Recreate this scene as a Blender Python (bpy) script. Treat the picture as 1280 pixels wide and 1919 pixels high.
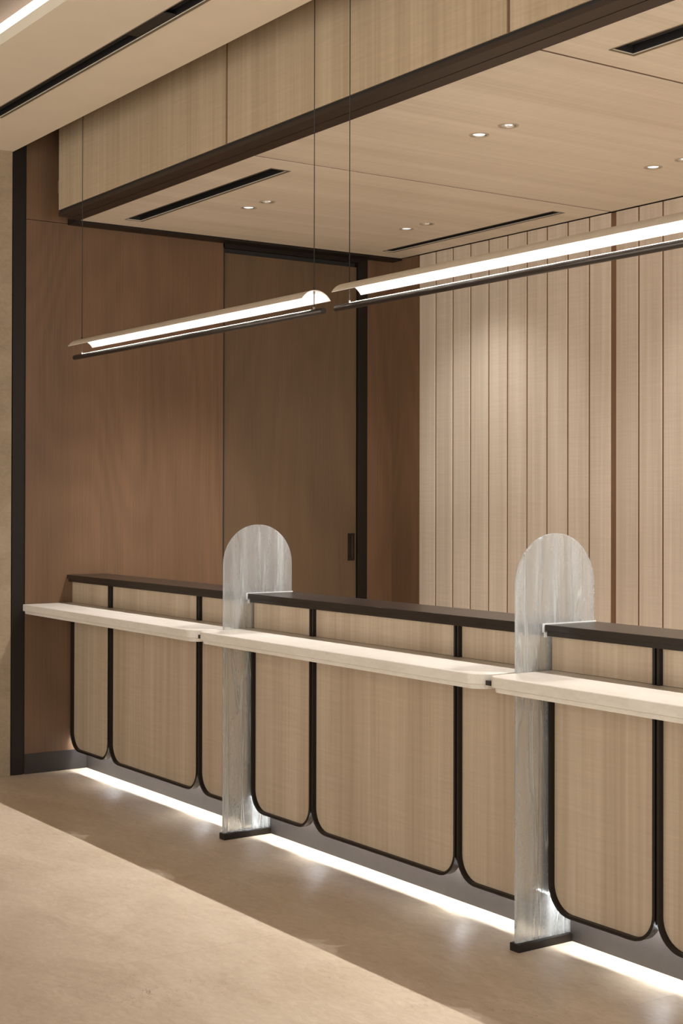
import bpy, bmesh, math, random
from mathutils import Vector, Matrix

for o in list(bpy.data.objects):
    bpy.data.objects.remove(o, do_unlink=True)
SC = bpy.context.scene
COL = SC.collection

# ------------------------------------------------------------------ camera
FPX, YAW, PITCH, ROLL, PY = 2748.516, 0.603251156, 0.00737172926, 0.00217629049, 916.295
W0 = Vector((-math.cos(YAW), math.sin(YAW), 0)); R0 = Vector((math.sin(YAW), math.cos(YAW), 0)); U0 = Vector((0, 0, 1))
FW = W0 * math.cos(PITCH) + U0 * math.sin(PITCH)
UP = -W0 * math.sin(PITCH) + U0 * math.cos(PITCH)
RT2 = R0 * math.cos(ROLL) + UP * math.sin(ROLL)
UP2 = -R0 * math.sin(ROLL) + UP * math.cos(ROLL)
cam = bpy.data.cameras.new('camera')
cam_o = bpy.data.objects.new('camera', cam); COL.objects.link(cam_o)
m = Matrix((RT2, UP2, -FW)).transposed().to_4x4(); m.translation = (0, 0, 1.5)
cam_o.matrix_world = m
cam.sensor_fit = 'VERTICAL'; cam.sensor_height = 36.0; cam.sensor_width = 24.0
cam.lens = 36.0 * FPX / 1919.0
cam.shift_y = -(959.5 - PY) / 1919.0
cam.clip_start = 0.05; cam.clip_end = 60
SC.camera = cam_o

# ------------------------------------------------------------------ world, exposure
world = bpy.data.worlds.new('world'); SC.world = world; world.use_nodes = True
bg = world.node_tree.nodes['Background']
bg.inputs[0].default_value = (1.0, 0.985, 0.935, 1); bg.inputs[1].default_value = 2.25
SC.view_settings.view_transform = 'Standard'; SC.view_settings.look = 'None'
SC.view_settings.gamma = 1.0; SC.view_settings.use_curve_mapping = False
SC.view_settings.exposure = 0.32
SC.cycles.diffuse_bounces = 10; SC.cycles.max_bounces = 16; SC.cycles.transmission_bounces = 10
SPOT_W = 134.0          # soffit downlights, row over the counter
SPOT_B = 24.5          # soffit downlights, row at the plank wall
LED_PENDANT = 190.0
LED_PLINTH = 82.0
LED_COVE = 4.5
LIGHT_RGB = (0.97, 0.98, 1.0)

# ------------------------------------------------------------------ materials
def srgb(r, g, b):
    f = lambda c: (c / 255 / 12.92) if c <= 10 else ((c / 255 + 0.055) / 1.055) ** 2.4
    return (f(r), f(g), f(b), 1)

class NT:
    def __init__(s, name):
        s.m = bpy.data.materials.new(name); s.m.use_nodes = True
        s.t = s.m.node_tree; s.t.nodes.clear()
        s.out = s.n('ShaderNodeOutputMaterial')
    def n(s, kind, **kw):
        x = s.t.nodes.new(kind)
        for k, v in kw.items(): setattr(x, k, v)
        return x
    def l(s, a, b): s.t.links.new(a, b)
    def math(s, op, a, b=None):
        x = s.n('ShaderNodeMath', operation=op)
        for i, v in enumerate((a, b)):
            if v is None: continue
            if isinstance(v, (int, float)): x.inputs[i].default_value = v
            else: s.l(v, x.inputs[i])
        return x.outputs[0]
    def vec(s, rand=True):
        tc = s.n('ShaderNodeTexCoord')
        if not rand: return tc.outputs['Object']
        oi = s.n('ShaderNodeObjectInfo')
        r = s.math('MULTIPLY', oi.outputs['Random'], 23.0)
        cb = s.n('ShaderNodeCombineXYZ')
        for i in range(3): s.l(r, cb.inputs[i])
        ad = s.n('ShaderNodeVectorMath', operation='ADD')
        s.l(tc.outputs['Object'], ad.inputs[0]); s.l(cb.outputs[0], ad.inputs[1])
        return ad.outputs[0]
    def noise(s, v, scale, detail=2.0, rough=0.5, dist=0.0):
        mp = s.n('ShaderNodeMapping'); s.l(v, mp.inputs[0]); mp.inputs['Scale'].default_value = scale
        x = s.n('ShaderNodeTexNoise'); s.l(mp.outputs[0], x.inputs['Vector'])
        x.inputs['Scale'].default_value = 1.0; x.inputs['Detail'].default_value = detail
        x.inputs['Roughness'].default_value = rough; x.inputs['Distortion'].default_value = dist
        return x.outputs[0]
    def ramp(s, f, stops):
        x = s.n('ShaderNodeValToRGB'); s.l(f, x.inputs[0]); e = x.color_ramp.elements
        while len(e) < len(stops): e.new(0.5)
        for el, (p, c) in zip(e, stops): el.position = p; el.color = c
        return x.outputs[0]
    def mix(s, mode, f, a, b):
        x = s.n('ShaderNodeMix', data_type='RGBA', blend_type=mode)
        if isinstance(f, (int, float)): x.inputs[0].default_value = f
        else: s.l(f, x.inputs[0])
        for i, v in ((6, a), (7, b)):
            if isinstance(v, tuple): x.inputs[i].default_value = v
            else: s.l(v, x.inputs[i])
        return x.outputs[2]
    def bsdf(s, color, rough=0.5, metal=0.0, spec=0.5, coat=0.0, bump=None, bstr=0.1, bdist=0.002):
        p = s.n('ShaderNodeBsdfPrincipled')
        if isinstance(color, tuple): p.inputs['Base Color'].default_value = color
        else: s.l(color, p.inputs['Base Color'])
        if isinstance(rough, (int, float)): p.inputs['Roughness'].default_value = rough
        else: s.l(rough, p.inputs['Roughness'])
        p.inputs['Metallic'].default_value = metal; p.inputs['Specular IOR Level'].default_value = spec
        p.inputs['Coat Weight'].default_value = coat
        if bump is not None:
            b = s.n('ShaderNodeBump'); b.inputs['Strength'].default_value = bstr; b.inputs['Distance'].default_value = bdist
            s.l(bump, b.inputs['Height']); s.l(b.outputs[0], p.inputs['Normal'])
        s.l(p.outputs[0], s.out.inputs[0])
        return p

def ax(grain, along, across):
    return tuple(along if c == grain else across for c in 'XYZ')

def light_wood(name, a, b, grain, ripple=0.10):
    k = NT(name); v = k.vec()
    band = k.noise(v, ax(grain, 0.22, 7.0), 3.0, 0.6)
    fine = k.noise(v, ax(grain, 0.9, 62.0), 2.0, 0.6)
    wob = k.noise(v, ax(grain, 95.0, 5.0), 2.0, 0.5)
    patch = k.noise(v, ax(grain, 0.6, 3.0), 1.0)
    f = k.math('ADD', k.math('MULTIPLY', band, 0.62), k.math('MULTIPLY', fine, 0.38))
    c = k.ramp(f, [(0.34, a), (0.66, b)])
    rr = k.math('MULTIPLY', k.math('SUBTRACT', wob, 0.5), k.math('MULTIPLY', patch, 2.0))
    g = k.ramp(k.math('ADD', rr, 0.5), [(0.3, (1 - ripple,) * 3 + (1,)), (0.7, (1 + ripple * 0.6,) * 3 + (1,))])
    c = k.mix('MULTIPLY', 1.0, c, g)
    k.bsdf(c, 0.48, spec=0.35, bump=k.math('ADD', k.math('MULTIPLY', fine, 0.5), wob), bstr=0.12, bdist=0.001)
    return k.m

def dark_wood(name, a, b):
    k = NT(name); v = k.vec()
    n = k.noise(v, (1.7, 1.7, 0.42), 1.0, 0.4)
    ring = k.math('SINE', k.math('MULTIPLY', n, 95.0))
    fine = k.noise(v, (150.0, 150.0, 2.5), 2.0, 0.6)
    big = k.noise(v, (3.2, 3.2, 0.3), 2.0)
    f = k.math('ADD', k.math('ADD', k.math('MULTIPLY', ring, 0.045), k.math('MULTIPLY', fine, 0.40)), k.math('MULTIPLY', big, 0.6))
    c = k.ramp(f, [(0.30, a), (0.70, b)])
    k.bsdf(c, 0.42, spec=0.4, bump=fine, bstr=0.06, bdist=0.001)
    return k.m

def stone(name, a, b, scale=(1.0, 1.0, 1.0), rough=0.3, crack=0.0, spec=0.5, rand=True):
    k = NT(name); v = k.vec(rand)
    s = scale
    big = k.noise(v, tuple(2.2 * x for x in s), 4.0, 0.6, 0.6)
    fine = k.noise(v, tuple(22.0 * x for x in s), 4.0, 0.65, 0.8)
    f = k.math('ADD', k.math('MULTIPLY', big, 0.55), k.math('MULTIPLY', fine, 0.45))
    c = k.ramp(f, [(0.36, a), (0.64, b)])
    if crack:
        w = k.noise(v, tuple(5.0 * x for x in s), 5.0, 0.7, 1.5)
        d = k.math('ABSOLUTE', k.math('SUBTRACT', w, 0.5))
        gate = k.noise(v, tuple(1.6 * x for x in s), 1.0)
        ln = k.math('MULTIPLY', k.math('LESS_THAN', d, 0.0028), k.math('GREATER_THAN', gate, 0.62))
        c = k.mix('MULTIPLY', k.math('MULTIPLY', ln, crack), c, (0.45, 0.4, 0.36, 1))
    k.bsdf(c, rough, spec=spec)
    return k.m

def plain(name, c, rough=0.5, metal=0.0, spec=0.5, var=0.05, sc=30.0):
    k = NT(name); v = k.vec()
    n = k.noise(v, (sc,) * 3, 2.0)
    lo = tuple(x * (1 - var) for x in c[:3]) + (1,); hi = tuple(x * (1 + var) for x in c[:3]) + (1,)
    k.bsdf(k.ramp(n, [(0.3, lo), (0.7, hi)]), rough, metal, spec)
    return k.m

def emit(name, rgb, s):
    k = NT(name); e = k.n('ShaderNodeEmission')
    e.inputs[0].default_value = rgb + (1,); e.inputs[1].default_value = s
    k.l(e.outputs[0], k.out.inputs[0]); return k.m

def cast_glass(name):
    k = NT(name); v = k.vec()
    drip = k.noise(v, (16.0, 26.0, 2.4), 1.5, 0.5, 0.4)
    grit = k.noise(v, (120.0, 120.0, 90.0), 3.0, 0.6)
    h = k.math('ADD', drip, k.math('MULTIPLY', grit, 0.22))
    b = k.n('ShaderNodeBump'); b.inputs['Strength'].default_value = 1.0; b.inputs['Distance'].default_value = 0.007; k.l(h, b.inputs['Height'])
    g = k.n('ShaderNodeBsdfPrincipled')
    g.inputs['Base Color'].default_value = (0.93, 0.95, 0.94, 1); g.inputs['Roughness'].default_value = 0.16
    g.inputs['Transmission Weight'].default_value = 1.0; g.inputs['IOR'].default_value = 1.42
    k.l(b.outputs[0], g.inputs['Normal'])
    d = k.n('ShaderNodeBsdfDiffuse'); d.inputs[0].default_value = (0.74, 0.74, 0.73, 1); k.l(b.outputs[0], d.inputs['Normal'])
    t = k.n('ShaderNodeBsdfTranslucent'); t.inputs[0].default_value = (0.78, 0.78, 0.76, 1); k.l(b.outputs[0], t.inputs['Normal'])
    m1 = k.n('ShaderNodeMixShader'); m1.inputs[0].default_value = 0.5; k.l(d.outputs[0], m1.inputs[1]); k.l(t.outputs[0], m1.inputs[2])
    m2 = k.n('ShaderNodeMixShader'); streak = k.noise(v, (10.0, 24.0, 1.8), 1.0, 0.5, 0.4)
    fac = k.ramp(k.math('ADD', k.math('MULTIPLY', streak, 0.75), k.math('MULTIPLY', grit, 0.25)), [(0.32, (0.20, 0.20, 0.20, 1)), (0.50, (0.32, 0.32, 0.32, 1)), (0.70, (0.46, 0.46, 0.46, 1))])
    dn = k.noise(v, (6.0, 15.0, 0.9), 2.0, 0.45, 0.3)
    line = k.ramp(k.math('ABSOLUTE', k.math('SUBTRACT', dn, 0.5)), [(0.0, (1, 1, 1, 1)), (0.016, (0, 0, 0, 1))])
    fac = k.math('MINIMUM', k.math('ADD', k.math('MULTIPLY', line, 0.34), fac), 0.85)
    h2 = k.math('ADD', h, k.math('MULTIPLY', line, 0.5)); k.l(h2, b.inputs['Height'])
    k.l(fac, m2.inputs[0]); k.l(g.outputs[0], m2.inputs[1]); k.l(m1.outputs[0], m2.inputs[2])
    tr = k.n('ShaderNodeBsdfTransparent'); tr.inputs[0].default_value = (0.95, 0.97, 0.96, 1)
    m3 = k.n('ShaderNodeMixShader'); m3.inputs[0].default_value = 0.16; k.l(m2.outputs[0], m3.inputs[1]); k.l(tr.outputs[0], m3.inputs[2])
    k.l(m3.outputs[0], k.out.inputs[0]); return k.m

M = {}
M['wood'] = light_wood('pale_ripple_veneer', srgb(160, 138, 113), srgb(186, 165, 140), 'Z', 0.04)
M['wood_fascia'] = light_wood('pale_ripple_veneer_fascia', srgb(158, 136, 108), srgb(182, 160, 132), 'Z', 0.045)
M['wood_ceiling'] = light_wood('pale_ripple_veneer_ceiling', srgb(206, 191, 170), srgb(222, 209, 190), 'Y', 0.03)
M['plank'] = light_wood('pale_plank_veneer', srgb(184, 165, 144), srgb(208, 191, 171), 'Z', 0.04)
M['plank_edge'] = plain('brown_solid_edge', srgb(112, 80, 54), 0.6)
M['groove'] = plain('brown_groove', srgb(104, 76, 54), 0.7)
M['dark_wood'] = dark_wood('brown_veneer', srgb(90, 66, 46), srgb(114, 85, 61))
M['door_wood'] = dark_wood('brown_door_veneer', srgb(82, 63, 44), srgb(102, 79, 57))
M['bronze'] = plain('dark_bronze_metal', srgb(30, 22, 16), 0.42, 0.1, 0.28)
M['bronze_soft'] = plain('soffit_bronze_trim', srgb(56, 42, 32), 0.5, 0.2, 0.4)
M['ledge'] = plain('dark_bronze_ledge', srgb(36, 27, 20), 0.28, 0.1, 0.45)
M['plinth'] = plain('grey_plinth_metal', srgb(52, 46, 43), 0.5, 0.2, 0.4)
M['black'] = plain('black_vent_and_gap_paint', srgb(22, 18, 15), 0.6)
M['vent_rim'] = plain('beige_vent_rim', srgb(112, 94, 70), 0.5)
M['vent_rim_grey'] = plain('grey_vent_rim', srgb(108, 96, 80), 0.45)
M['plaster'] = plain('warm_plaster', srgb(218, 203, 180), 0.85, 0, 0.2, 0.015, 6.0)
M['lobby_dark'] = plain('brown_coffer', srgb(92, 74, 56), 0.8)
M['floor'] = stone('beige_limestone_floor', srgb(190, 168, 142), srgb(214, 194, 169), (1.0, 2.2, 1.0), 0.44, 0.8, rand=False)
M['grout'] = plain('floor_grout', srgb(178, 153, 126), 0.8)
M['shelf'] = stone('cream_travertine', srgb(196, 184, 168), srgb(212, 202, 188), (0.8, 2.4, 3.0), 0.4, 0.0)
M['wall_stone'] = stone('travertine_wall', srgb(134, 115, 92), srgb(158, 138, 113), (1.0, 1.4, 2.2), 0.55, 0.0)
M['glass'] = cast_glass('cast_ripple_glass')
M['seal'] = plain('white_sealant', srgb(222, 220, 216), 0.4)
M['shade_out'] = plain('champagne_shade', srgb(196, 178, 154), 0.45, 0.0)
M['shade_in'] = plain('white_shade_inside', srgb(244, 242, 238), 0.6)
M['tube'] = plain('gunmetal_tube', srgb(70, 62, 56), 0.32, 0.7)
M['cord'] = plain('black_cord', srgb(34, 27, 21), 0.6)
M['steel'] = plain('cord_grip_steel', srgb(150, 144, 136), 0.3, 0.8)
M['chrome'] = plain('downlight_reflector', srgb(226, 224, 220), 0.22, 0.85)
M['ring'] = plain('downlight_ring', srgb(176, 158, 134), 0.5)
M['led_pendant'] = emit('pendant_led', (1.0, 0.95, 0.9), LED_PENDANT)
M['led_plinth'] = emit('plinth_led', (0.89, 0.95, 1.0), LED_PLINTH)
M['led_cove'] = emit('cove_led', (1.0, 0.93, 0.84), LED_COVE)
M['lamp'] = emit('downlight_lamp', (1.0, 0.98, 0.95), 1.05)

# ------------------------------------------------------------------ builders
def origin(p):
    v = Vector((0, 0, 0))
    while p is not None:
        v += p.location; p = p.parent
    return v

def mesh(name, verts, faces, mat, parent=None, smooth=False, mats=None, idx=None):
    o0 = origin(parent)
    me = bpy.data.meshes.new(name)
    me.from_pydata([tuple(Vector(v) - o0) for v in verts], [], faces); me.update()
    bm = bmesh.new(); bm.from_mesh(me); bmesh.ops.recalc_face_normals(bm, faces=bm.faces); bm.to_mesh(me); bm.free()
    me.materials.append(M[mat])
    for x in (mats or []): me.materials.append(M[x])
    if idx:
        for i, p in enumerate(me.polygons): p.material_index = idx[i]
    if smooth:
        for p in me.polygons: p.use_smooth = True
    ob = bpy.data.objects.new(name, me); COL.objects.link(ob)
    ob.parent = parent
    return ob

def box(name, x0, x1, y0, y1, z0, z1, mat, parent=None, bev=0.0):
    v = [(x, y, z) for x in (x0, x1) for y in (y0, y1) for z in (z0, z1)]
    f = [(0, 1, 3, 2), (4, 6, 7, 5), (0, 4, 5, 1), (2, 3, 7, 6), (0, 2, 6, 4), (1, 5, 7, 3)]
    ob = mesh(name, v, f, mat, parent)
    if bev:
        bm = bmesh.new(); bm.from_mesh(ob.data)
        bmesh.ops.bevel(bm, geom=bm.edges[:], offset=bev, segments=2, profile=0.5, affect='EDGES')
        bm.to_mesh(ob.data); bm.free()
    return ob

def loft(name, loops, mat, parent=None, smooth=False, mats=None, idxf=None):
    n = len(loops[0]); v = [p for L in loops for p in L]; f = []; idx = []
    for a in range(len(loops) - 1):
        for i in range(n):
            j = (i + 1) % n
            f.append((a * n + i, a * n + j, (a + 1) * n + j, (a + 1) * n + i)); idx.append(idxf(i) if idxf else 0)
    f.append(tuple(range(n))); f.append(tuple((len(loops) - 1) * n + i for i in range(n))); idx += [0, 0]
    return mesh(name, v, f, mat, parent, smooth, mats, idx if mats else None)

def ring_x(x, y, z, r, n=20):
    return [(x, y + r * math.cos(2 * math.pi * i / n), z + r * math.sin(2 * math.pi * i / n)) for i in range(n)]
def ring_z(x, y, z, r, n=16):
    return [(x + r * math.cos(2 * math.pi * i / n), y + r * math.sin(2 * math.pi * i / n), z) for i in range(n)]

def rod(name, a, b, r, mat, parent, n=12, smooth=True):
    a = Vector(a); b = Vector(b); d = (b - a).normalized()
    s = d.cross(Vector((0, 0, 1)) if abs(d.z) < 0.9 else Vector((1, 0, 0))).normalized(); t = d.cross(s)
    L = [[p + s * r * math.cos(2 * math.pi * i / n) + t * r * math.sin(2 * math.pi * i / n) for i in range(n)] for p in (a, b)]
    o = loft(name, L, mat, parent)
    if smooth:
        for p in o.data.polygons: p.use_smooth = len(p.vertices) == 4
    return o

def thing(name, label, cat, loc, group=None):
    o = bpy.data.objects.new(name, None); COL.objects.link(o); o.location = loc
    o.empty_display_size = 0.1
    return tag(o, label, cat, group)
def tag(o, label, cat, group=None):
    o['label'] = label; o['category'] = cat
    if group: o['group'] = group
    return o
def struct(o, label=None, cat=None):
    o['kind'] = 'structure'
    if label: o['label'] = label
    if cat: o['category'] = cat
    return o

def cut(ob, cutters):
    """subtract the given world-space convex solids (verts, faces) from ob"""
    bm = bmesh.new(); o0 = origin(ob)
    for v, f in cutters:
        vs = [bm.verts.new(Vector(p) - o0) for p in v]
        for q in f: bm.faces.new([vs[i] for i in q])
    bmesh.ops.recalc_face_normals(bm, faces=bm.faces)
    me = bpy.data.meshes.new('cutter'); bm.to_mesh(me); bm.free()
    c = bpy.data.objects.new('cutter', me); COL.objects.link(c); c.location = origin(ob)
    md = ob.modifiers.new('cut', 'BOOLEAN'); md.operation = 'DIFFERENCE'; md.object = c; md.solver = 'EXACT'
    bpy.context.view_layer.update()
    new = bpy.data.meshes.new_from_object(ob.evaluated_get(bpy.context.evaluated_depsgraph_get()))
    ob.modifiers.clear(); ob.data = new
    bpy.data.objects.remove(c, do_unlink=True)

def cbox(x0, x1, y0, y1, z0, z1):
    return ([(x, y, z) for x in (x0, x1) for y in (y0, y1) for z in (z0, z1)],
            [(0, 1, 3, 2), (4, 6, 7, 5), (0, 4, 5, 1), (2, 3, 7, 6), (0, 2, 6, 4), (1, 5, 7, 3)])
def ccyl(x, y, z0, z1, r, n=24):
    v = ring_z(x, y, z0, r, n) + ring_z(x, y, z1, r, n)
    f = [(i, (i + 1) % n, n + (i + 1) % n, n + i) for i in range(n)] + [tuple(range(n)), tuple(range(n, 2 * n))]
    return v, f

# ------------------------------------------------------------------ key dimensions (metres)
X0 = -7.575            # plane of the side wall
XE = 1.2               # far end of everything, beyond the frame
YB = 5.611             # face of the plank wall
HC = 3.038             # underside of the timber soffit
HM = 3.39              # underside of the plaster ceiling
YC = 3.045             # back edge of the plaster ceiling
YF = 3.25              # face of the fascia
JOINTS = [-5.620, -3.735, -1.850]

# ------------------------------------------------------------------ floor
floor = struct(box('floor', X0 - 0.2, XE + 0.6, -1.8, YB + 0.2, -0.12, -0.012, 'grout'))
tx = [X0 - 0.1 + 0.0] + [-6.70 + 1.2 * i for i in range(7)]
ty = [-1.3, 1.1, 3.5, 5.62]
for i in range(len(tx) - 1):
    for j in range(len(ty) - 1):
        box('tile', tx[i] + 0.0004, tx[i + 1] - 0.0004, ty[j] + 0.0004, ty[j + 1] - 0.0004, -0.012, 0.0, 'floor', floor)

# ------------------------------------------------------------------ side wall with door
wl = struct(box('wall_left', X0 - 0.25, X0 - 0.10, -4.0, YB + 0.2, 0, 4.2, 'black'))
for a, b in ((-4.0, -1.0), (-1.0, YC - 0.002)):
    box('stone_panel', X0 - 0.10, X0, a, b - 0.002, 0, HM, 'wall_stone', wl)
box('wood_panel', X0 - 0.10, X0, 3.122, 4.362, 0.0, 3.030, 'dark_wood', wl)
box('wood_panel', X0 - 0.10, X0, 3.122, 5.611, 3.033, 4.2, 'dark_wood', wl)
box('wood_panel', X0 - 0.10, X0, 5.415, 5.630, 0.0, 3.030, 'dark_wood', wl)
t1 = struct(box('trim_1', X0 - 0.10, X0 + 0.006, YC, 3.112, 0, HM + 0.6, 'bronze', None, 0.001))
box('shadow_gap', X0 - 0.09, X0 - 0.008, 3.113, 3.122, 0, HM + 0.6, 'black', t1)
t2 = struct(box('trim_2', X0 - 0.10, X0 + 0.004, 5.345, 5.414, 0, 3.03, 'bronze', None, 0.001))
t3 = struct(box('trim_3', X0 - 0.095, X0 - 0.002, 4.373, 5.344, 3.000, 3.030, 'bronze'))
box('track', X0 - 0.09, X0 - 0.03, 4.37, 5.34, 2.975, 2.999, 'black', t3)
struct(box('painted_gap_shade_1', X0 - 0.06, X0 - 0.001, 4.3625, 4.372, 0.0, 3.0, 'black'))  # black strip paints in the dark line of the shadow gap beside the door
door = struct(box('door_1', X0 - 0.06, X0 - 0.018, 4.373, 5.342, 0.004, 2.972, 'door_wood'))
cut(door, [cbox(X0 - 0.05, X0, 5.288, 5.322, 1.128, 1.278)])
h = box('pull_handle', X0 - 0.05, X0 - 0.046, 5.286, 5.324, 1.126, 1.280, 'black', door)
for y0, y1, z0, z1 in ((5.279, 5.288, 1.117, 1.289), (5.322, 5.331, 1.117, 1.289), (5.288, 5.322, 1.117, 1.128), (5.288, 5.322, 1.278, 1.289)):
    box('handle_rim', X0 - 0.019, X0 - 0.015, y0, y1, z0, z1, 'bronze', h)
struct(box('baseboard_left', X0, X0 + 0.008, 3.124, 3.486, 0.0, 0.108, 'plinth'))

# ------------------------------------------------------------------ back wall with planks
wb = struct(box('wall_back', X0 - 0.1, XE, YB + 0.03, YB + 0.2, 0, 4.2, 'plank_edge'))
box('wood_panel', X0, -7.300, YB, YB + 0.03, 0, HC - 0.004, 'dark_wood', wb)
bounds = [-7.292 + 0.1677 * i for i in range(11)]
x = bounds[-1] + 0.029
sec = [(bounds[i], bounds[i + 1]) for i in range(10)]
while x < -1.3:
    for i in range(11):
        sec.append((x, x + 0.1685)); x += 0.1685
    x += 0.022
for a, b in sec:
    a2, b2 = a + 0.0055, b - 0.0055
    L = [[(a2, YB + 0.03, z), (a2, YB + 0.003, z), (a2 + 0.003, YB, z), (b2 - 0.003, YB, z), (b2, YB + 0.003, z), (b2, YB + 0.03, z)] for z in (0.0, HC - 0.006)]
    loft('plank', L, 'plank', wb)
for (a, b), (c, d) in zip([(0, -7.2955)] + sec[:-1], sec):
    box('groove_strip', b - 0.0054, c + 0.0054, YB + 0.0045, YB + 0.0298, 0.0, HC - 0.008, 'plank_edge', wb)

# ------------------------------------------------------------------ soffit
sof = struct(box('ceiling_soffit', -7.472, XE, 3.26, YB + 0.15, HC + 0.13, HC + 0.20, 'groove'),)
sof.name = 'ceiling_2'
edges = [-7.472] + JOINTS + [XE]
DL_X = [(-6.634, -6.447), (-4.750, -4.563), (-2.866, -2.679)]
DL_Y = [3.972, 5.015]
VENTS = [(-7.295, -5.788, 3.585, 3.676), (-7.303, -5.783, 5.345, 5.412), (-3.588, -2.07, 3.585, 3.690), (-3.588, -2.07, 5.345, 5.412)]
for i in range(len(edges) - 1):
    a, b = edges[i] + (0.009 if i else 0), edges[i + 1] - 0.009
    p = box('soffit_panel', a, b, 3.392, YB - 0.004, HC, HC + 0.018, 'wood_ceiling', sof)
    cs = [cbox(v[0], v[1], v[2], v[3], HC - 0.05, HC + 0.06) for v in VENTS if a < v[0] < b]
    cs += [ccyl(x, y, HC - 0.05, HC + 0.06, 0.036) for pr in DL_X for x in pr for y in DL_Y if a < x < b]
    if cs: cut(p, cs)
    if i: box('joint', edges[i] - 0.0088, edges[i] + 0.0088, 3.392, YB - 0.004, HC + 0.0025, HC + 0.03, 'groove', sof)
# fascia, its bronze trims and a painted shade strip
fa = struct(box('wall_fascia', -7.43, XE, YF + 0.02, YF + 0.12, HC + 0.02, 4.2, 'groove'))
for i in range(len(edges) - 1):
    a, b = (edges[i] + 0.009 if i else -7.434), edges[i + 1] - 0.009
    box('fascia_panel', a, b, YF, YF + 0.02, HC + 0.034, 4.2, 'wood_fascia', fa)
    if i: box('joint', edges[i] - 0.0088, edges[i] + 0.0088, YF + 0.005, YF + 0.0198, HC + 0.034, 4.2, 'groove', fa)
struct(box('trim_4', -7.436, XE, YF, YF + 0.070, HC, HC + 0.020, 'bronze_soft'))
struct(box('trim_5', -7.470, XE, YF + 0.0745, 3.3915, HC - 0.001, HC + 0.020, 'bronze_soft'))
struct(box('painted_gap_shade_2', -7.436, XE, YF + 0.006, YF + 0.02, HC + 0.020, HC + 0.034, 'black'))  # shade of the recess under the fascia panels, drawn as a black strip
struct(box('trim_7', X0, -7.4725, 3.365, YB, HC - 0.014, HC + 0.02, 'bronze'))
struct(box('trim_8', -7.43, XE, YB - 0.0035, YB + 0.02, HC + 0.001, HC + 0.03, 'black'))

# ------------------------------------------------------------------ plaster ceiling, cove, upper lids
YV = 2.283
pc = struct(box('ceiling', X0 - 0.1, XE + 2, YV, YC, HM, HM + 0.048, 'plaster'))
cut(pc, [cbox(-6.925, XE - 0.2, 2.645, 2.715, HM - 0.05, HM + 0.1)])
box('upstand', X0 - 0.1, XE + 2, YC - 0.05, YC, HM + 0.0485, 4.2, 'plaster', pc)
cl = thing('cove_light', 'bright white cove light strip recessed above the plaster ceiling edge', 'light', (0, 2.36, HM + 0.05))
box('diffuser', X0 + 0.02, XE + 1.9, 2.345, 2.36, HM + 0.052, HM + 0.142, 'led_cove', cl)
box('housing', X0 + 0.02, XE + 1.9, 2.3605, 2.40, HM + 0.052, HM + 0.142, 'lobby_dark', cl)
struct(box('ceiling_3', X0 - 0.1, XE + 2, -4.0, 2.42, HM + 0.143, HM + 0.20, 'lobby_dark'))
struct(box('ceiling_4', X0 - 0.1, XE + 2, YC - 0.05, YB + 0.2, 4.2, 4.26, 'lobby_dark'))
# lobby side of the plaster ceiling slot
def vent(x0, x1, y0, y1, z, label, rim, group, plates=(), depth=0.07):
    t = thing('linear_air_vent', label, 'vent', ((x0 + x1) / 2, (y0 + y1) / 2, z), group)
    e = 0.0006
    hb = box('housing', x0 + e, x1 - e, y0 + e, y1 - e, z + depth - 0.006, z + depth, 'black', t)
    for nm, a in (('housing_wall', (x0 + e, x1 - e, y0 + e, y0 + 0.005)), ('housing_wall', (x0 + e, x1 - e, y1 - 0.005, y1 - e)),
                  ('housing_wall', (x0 + e, x0 + 0.005, y0 + 0.005, y1 - 0.005)), ('housing_wall', (x1 - 0.005, x1 - e, y0 + 0.005, y1 - 0.005))):
        box(nm, *a, z + 0.003, z + depth - 0.006, 'black', t)
    w = 0.003
    w = 0.009
    for a in ((x0 - w, x1 + w, y1 + e, y1 + 1.4 * w), (x0 - w, x0 - e, y0, y1), (x1 + e, x1 + w, y0, y1), (x0 - w, x1 + w, y0 - 0.004, y0 - e)):
        box('rim', *a, z - 0.0022, z - 0.0002, rim, t)
    n = 2
    for i in range(n):
        yc = y0 + (y1 - y0) * (i + 1) / (n + 1)
        v = [(xx, yc + dy, z + zz) for xx in (x0 + 0.006, x1 - 0.006) for dy, zz in ((-0.008, 0.034), (0.006, 0.022), (0.008, 0.0235), (-0.006, 0.0355))]
        mesh('slat', v, [(0, 1, 2, 3), (4, 5, 6, 7), (0, 1, 5, 4), (1, 2, 6, 5), (2, 3, 7, 6), (3, 0, 4, 7)], 'black', t)
    for a, b in plates:
        box('cover_plate', a, b, y0 + 0.004, y1 - 0.004, z + 0.004, z + 0.008, 'cord', t)
    return t
G = 'slot air vents in the ceilings'
vent(*VENTS[0], HC, 'long black slot vent in the timber soffit close behind the bronze fascia trim', 'vent_rim_grey', G)
vent(*VENTS[1], HC, 'long thin black slot vent in the timber soffit along the plank wall', 'vent_rim_grey', G)
vent(*VENTS[2], HC, 'black slot vent cut off at the upper corner of the timber soffit', 'vent_rim', G)
vent(-6.925, XE - 0.2, 2.645, 2.715, HM, 'long black slot vent running through the plaster ceiling', 'vent_rim_grey', G, plates=((-5.41, -5.08),), depth=0.09)

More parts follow.
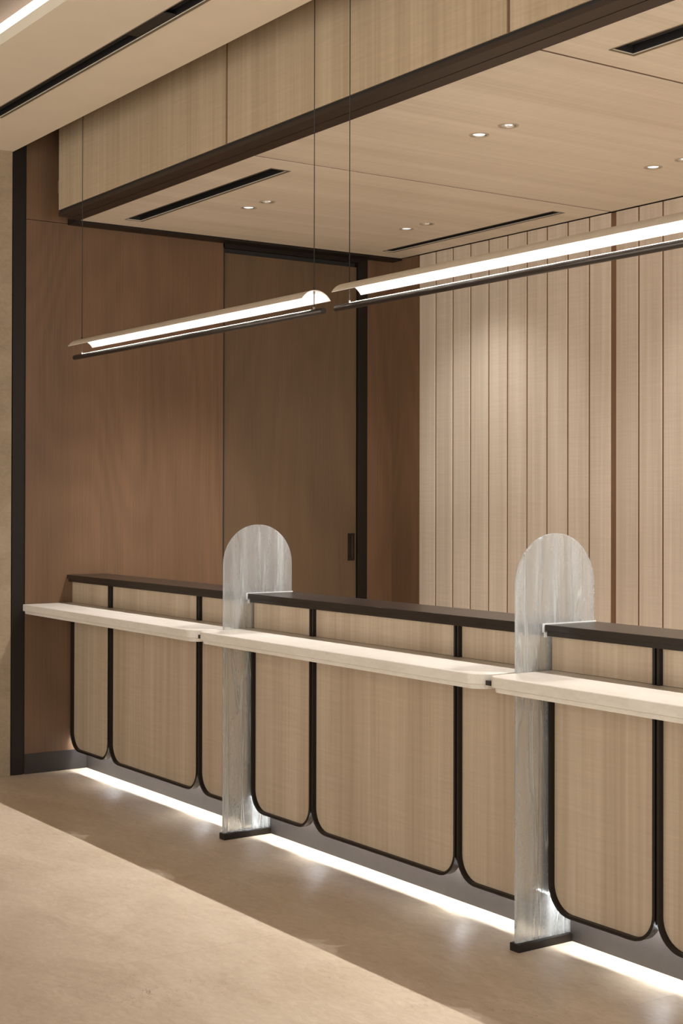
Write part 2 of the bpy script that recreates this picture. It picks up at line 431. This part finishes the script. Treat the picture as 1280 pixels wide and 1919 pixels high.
# ------------------------------------------------------------------ recessed downlights
names = {(0, 0, 0): 'lit round downlight between slot vent and side wall, nearer the side wall',
         (0, 0, 1): 'round downlight near the slot vent behind the fascia trim, farther from the side wall',
         (0, 1, 0): 'lit round downlight before the thin slot vent at the plank wall, farther from the camera',
         (0, 1, 1): 'round downlight before the thin slot vent at the plank wall, nearer the camera',
         (1, 0, 0): 'bright white round downlight in the middle soffit panel, lower of its pair',
         (1, 0, 1): 'round downlight with dark reflector in the middle soffit panel, upper of its pair',
         (1, 1, 0): 'lone round downlight in the middle soffit panel close above the plank wall',
         (1, 1, 1): 'round downlight in the middle soffit panel just past the edge of the picture'}
for k, pr in enumerate(DL_X):
    for r, y in enumerate(DL_Y):
        for s, x in enumerate(pr):
            lab = names.get((k, r, s), 'round downlight in the soffit panel past the edge of the picture')
            t = thing('recessed_downlight', lab, 'downlight', (x, y, HC), 'recessed downlights in the timber soffit')
            n = 24
            rr = [(0.0355, 0.004), (0.0425, -0.0005), (0.0425, -0.003), (0.034, -0.003), (0.033, 0.004)]
            v = [(x + q * math.cos(2 * math.pi * i / n), y + q * math.sin(2 * math.pi * i / n), HC + zz) for q, zz in rr for i in range(n)]
            f = [(a * n + i, a * n + (i + 1) % n, ((a + 1) % 5) * n + (i + 1) % n, ((a + 1) % 5) * n + i) for a in range(5) for i in range(n)]
            mesh('trim_ring', v, f, 'ring', t)
            rr = [(0.0325, -0.0015), (0.029, 0.006), (0.022, 0.03), (0.0225, 0.031), (0.0297, 0.0075), (0.0330, -0.001)]
            v = [(x + q * math.cos(2 * math.pi * i / n), y + q * math.sin(2 * math.pi * i / n), HC + zz) for q, zz in rr for i in range(n)]
            f = [(a * n + i, a * n + (i + 1) % n, ((a + 1) % 6) * n + (i + 1) % n, ((a + 1) % 6) * n + i) for a in range(6) for i in range(n)]
            mesh('reflector', v, f, 'chrome', t, True)
            zl = HC + (0.0012 if s == 0 else 0.030)
            loft('lamp', [ring_z(x, y, zl, 0.0255 if s == 0 else 0.021, n), ring_z(x, y, zl + 0.008, 0.0235 if s == 0 else 0.021, n)], 'lamp', t)
            ld = bpy.data.lights.new('downlight_beam', 'SPOT'); ld.energy = (SPOT_W, SPOT_B)[r]
            ld.color = LIGHT_RGB; ld.spot_size = math.radians((94, 112)[r]); ld.spot_blend = (1.0, 1.0)[r]; ld.shadow_soft_size = 0.012
            lo = bpy.data.objects.new('downlight_beam', ld); COL.objects.link(lo); lo.parent = t; lo.location = (0, 0, -0.006)

# ------------------------------------------------------------------ counters
S = [-7.560, -5.622, -3.680]
PAN = [(0.0, 0.482), (0.490, 1.444), (1.452, 1.911)]
YP, YW = 3.385, 3.403           # frame face, wood face
ZB, ZS, ZS2, ZL = 0.112, 0.874, 0.926, 1.042
WID = 1.911

def u_path(x0, x1, zb, zt, r, n=10):
    p = [(x0, zt), (x0, zb + r)]
    for i in range(1, n + 1):
        a = math.pi + (math.pi / 2) * i / n; p.append((x0 + r + r * math.cos(a), zb + r + r * math.sin(a)))
    p.append((x1 - r, zb))
    for i in range(1, n + 1):
        a = 1.5 * math.pi + (math.pi / 2) * i / n; p.append((x1 - r + r * math.cos(a), zb + r + r * math.sin(a)))
    p.append((x1, zt)); return p

def front_panel(x0, x1, parent):
    R = 0.100; w = 0.011
    inn = u_path(x0 + w, x1 - w, ZB + w, ZS, R - w); out = u_path(x0, x1, ZB, ZS, R)
    p = loft('front_panel', [[(a, YW, b) for a, b in inn], [(a, 3.419, b) for a, b in inn]], 'wood', parent)
    n = len(inn); v = []; f = []
    for pth, y in ((out, YP), (inn, YP), (inn, 3.4185), (out, 3.4185)):
        v += [(a, y, b) for a, b in pth]
    for q in range(4):
        q2 = (q + 1) % 4
        for i in range(n - 1): f.append((q * n + i, q * n + i + 1, q2 * n + i + 1, q2 * n + i))
    f += [(0, n, 2 * n, 3 * n), (n - 1, 2 * n - 1, 3 * n - 1, 4 * n - 1)]
    mesh('frame', v, f, 'bronze', p)

labs = ['pale wood counter section against the brown side wall', 'pale wood counter section between the two glass dividers',
        'nearest pale wood counter section, cut off by the picture edge']
for k, s in enumerate(S):
    t = thing('service_counter', labs[k] + ', with rounded bronze-framed panels', 'counter', (s, 3.5, 0), 'counter sections in a row')
    x0 = s if k else X0 + 0.001
    box('carcass', s + 0.001, s + WID - 0.001, 3.4195, 3.600, 0.165, ZL, 'bronze', t)
    box('plinth', x0 if k else X0 + 0.0085, s + WID, 3.487, 3.56, 0, 0.1645, 'plinth', t)
    for a, b in PAN: front_panel(s + a, s + b, t)
    for i, (a, b) in enumerate(PAN):
        box('upper_panel', (s + a + (0.011 if i else 0)) if (k or i) else X0 + 0.001, s + b - (0.011 if i < 2 else 0), YW - 0.002, 3.419, ZS2 + 0.001, ZL - 0.001, 'wood', t)
    for (a0, a), (b, b0) in ((PAN[0], PAN[1]), (PAN[1], PAN[2])):
        pst = box('post', s + a - 0.0105, s + a, YP, 3.419, ZS2 + 0.001, ZL - 0.001, 'bronze', t)
        box('post', s + b, s + b + 0.0105, YP, 3.419, ZS2 + 0.001, ZL - 0.001, 'bronze', t)
    box('led_strip', s + 0.004 if k else X0 + 0.012, s + WID - 0.004, 3.4280, 3.4400, 0.157, 0.1645, 'led_plinth', t)

ll = ['dark bronze counter ledge ending at the brown side wall', 'dark bronze counter ledge between the two glass dividers',
      'nearest dark bronze counter ledge, running out of the picture']
sl = ['cream stone shelf starting at the dark wall post', 'middle cream stone shelf passing between the two glass dividers',
      'nearest cream stone shelf, running out of the picture']
for k, s in enumerate(S):
    xa = s + 0.001 if k else X0 + 0.001; xb = s + WID - 0.001
    prof = [(3.367, 1.081), (3.367, 1.060), (3.377, 1.058), (3.377, ZL + 0.0005), (3.600, ZL + 0.0005), (3.606, 1.081)]
    prof = [(3.3685, 1.081), (3.367, 1.0795)] + prof[1:]
    o = loft('counter_ledge', [[(xx, a, b) for a, b in prof] for xx in (xa, xb)], 'ledge')
    c0 = Vector((xa, 3.49, ZL)); o.data.transform(Matrix.Translation(-c0)); o.location = c0
    tag(o, ll[k], 'ledge', 'bronze ledges along the counter')
    # stone shelf: rounded front corners, rebated lower edge
    def outline(z, ins, ra, rb, n=8):
        a, b = (xa if k else X0 + 0.0012) + (ins if k else 0.0), xb - ins
        y0 = 3.108 + ins; p = [(a, 3.4005, z)]
        r = max(ra - ins, 0.004)
        for i in range(n + 1):
            q = math.pi + (math.pi / 2) * i / n; p.append((a + r + r * math.cos(q), y0 + r + r * math.sin(q), z))
        r = max(rb - ins, 0.004)
        for i in range(n + 1):
            q = 1.5 * math.pi + (math.pi / 2) * i / n; p.append((b - r + r * math.cos(q), y0 + r + r * math.sin(q), z))
        p.append((b, 3.4005, z)); return p
    ra = 0.045 if k else 0.006; rb = 0.075
    o = loft('stone_shelf', [outline(ZS, 0.014, ra, rb), outline(0.8895, 0.012, ra, rb), outline(0.8900, 0.002, ra, rb), outline(0.892, 0.0, ra, rb), outline(0.924, 0.0, ra, rb), outline(ZS2, 0.002, ra, rb)], 'shelf')
    c0 = Vector((xa, 3.25, ZS)); o.data.transform(Matrix.Translation(-c0)); o.location = c0
    tag(o, sl[k], 'shelf', 'stone shelves along the counter')

# ------------------------------------------------------------------ cast glass dividers
def divider(xc, seed, label):
    rnd = random.Random(seed)
    t = thing('glass_divider', label, 'divider', (xc, 3.43, 0), 'arched glass dividers')
    yc, hw, zs, zt, z0 = 3.4275, 0.178, 1.210, 1.388, 0.027
    ridges = [(rnd.uniform(-0.165, 0.165), rnd.uniform(0.0018, 0.0036) * rnd.choice((1, 1, -1)), rnd.uniform(0.0028, 0.0055), rnd.uniform(3, 14), rnd.uniform(0, 6), rnd.uniform(0.001, 0.005)) for _ in range(15)]
    zsl = [z0 + (zs - z0) * i / 120 for i in range(120)] + [zs + (zt - zs) * math.sin(math.pi / 2 * i / 22) for i in range(23)]
    NS = 64
    def half(z): return hw if z <= zs else math.sqrt(max(hw * hw - (z - zs) ** 2, 1e-8))
    def relief(y, z, sgn):
        d = 0
        for (yy, a, sg, fr, ph, wb_) in ridges:
            q = (y - yc - yy - sgn * 0.004 - wb_ * math.sin(fr * z + ph)) / sg
            if abs(q) < 3: d += a * math.exp(-q * q) * (0.55 + 0.45 * math.sin(2.3 * z + ph * 2))
        return d
    v = []; f = []; rows = len(zsl)
    for sgn in (1, -1):
        for z in zsl:
            hh = half(z)
            for i in range(NS + 1):
                y = yc + hh * (2 * i / NS - 1)
                e = min(1.0, (hh - abs(y - yc)) / 0.012, (zt - z) / 0.012 + 0.0)
                v.append((xc + sgn * (0.0045 + 0.002 * max(e, 0) + max(e, 0) * relief(y, z, sgn)), y, z))
    N = NS + 1; o2 = rows * N
    for r in range(rows - 1):
        for i in range(NS):
            f.append((r * N + i, r * N + i + 1, (r + 1) * N + i + 1, (r + 1) * N + i))
            f.append((o2 + r * N + i, o2 + (r + 1) * N + i, o2 + (r + 1) * N + i + 1, o2 + r * N + i + 1))
        for i in (0, NS): f.append((r * N + i, (r + 1) * N + i, o2 + (r + 1) * N + i, o2 + r * N + i))
    for i in range(NS):
        f.append((i, i + 1, o2 + i + 1, o2 + i)); f.append(((rows - 1) * N + i, (rows - 1) * N + i + 1, o2 + (rows - 1) * N + i + 1, o2 + (rows - 1) * N + i))
    mesh('pane', v, f, 'glass', t, True)
    b = box('base_shoe', xc - 0.0225, xc + 0.0225, 3.245, 3.4865, 0.0, 0.0265, 'bronze', t, 0.0015)
    # sealant bead where the next ledge butts against the pane
    xs = xc + 0.0075
    for nm, a in (('sealant_bead', (3.3615, 3.607, 1.0765, 1.0845)), ('sealant_bead', (3.3615, 3.368, 1.0545, 1.0764)), ('sealant_bead', (3.3685, 3.379, 1.038, 1.0544))):
        box(nm, xs, xs + 0.0045, *a, 'seal', t)
    box('shelf_bracket', xc - 0.0125, xc + 0.0105, 3.130, 3.244, 0.8915, 0.9075, 'cord', t)
divider(S[1] - 0.0135, 4, 'arched cast glass divider standing in front of the brown sliding door')
divider(S[2] - 0.0135, 9, 'arched cast glass divider standing in front of the plank wall')

# ------------------------------------------------------------------ linear pendants
def pendant(xa, xb, label):
    y, z = 3.145, 2.228
    t = thing('linear_pendant', label, 'pendant light', ((xa + xb) / 2, y, z), 'linear pendants over the counter')
    rod('tube', (xa, y, z), (xb, y, z), 0.0122, 'tube', t, 48)
    for xx, d in ((xa, -1), (xb, 1)): rod('end_cap', (xx + d * 0.0002, y, z), (xx + d * 0.003, y, z), 0.0112, 'cord', t, 20)
    box('led_strip', xa + 0.09, xb - 0.09, y - 0.0020, y + 0.0020, z + 0.0100, z + 0.01212, 'led_pendant', t)
    # arched reflector
    hw, sag, th, n = 0.068, 0.037, 0.0016, 22
    R = (hw * hw + sag * sag) / (2 * sag); zc = 2.314 - R; a0 = math.asin(hw / R)
    sec_ = [(y + (R) * math.sin(-a0 + 2 * a0 * i / n), zc + R * math.cos(-a0 + 2 * a0 * i / n)) for i in range(n + 1)]
    sec_ += [(y + (R - th) * math.sin(a0 - 2 * a0 * i / n), zc + (R - th) * math.cos(a0 - 2 * a0 * i / n)) for i in range(n + 1)]
    xs, xe = xa + 0.066, xb - 0.050
    loft('shade', [[(xx, p, q) for p, q in sec_] for xx in (xs, xe)], 'shade_out', t, False, ['shade_in'], lambda i: 1 if i > n else 0)
    for xx in (xa + 0.087, xb - 0.066):
        c = rod('cord', (xx, y, z + 0.010), (xx, y, 4.2), 0.0018, 'cord', t, 8)
        rod('cord_grip', (xx, y, z + 0.012), (xx, y, z + 0.022), 0.0040, 'steel', c, 10)
        rod('cord_grip', (xx, y, 2.3145), (xx, y, 2.324), 0.0042, 'cord', c, 10)
        rod('cord_grip', (xx, y, 2.300), (xx, y, 2.3105), 0.0042, 'steel', c, 10)
pendant(-6.985, -4.690, 'linear pendant with arched shade hanging in front of the brown side wall')
pendant(-4.602, -2.307, 'nearer linear pendant with arched shade hanging in front of the plank wall')
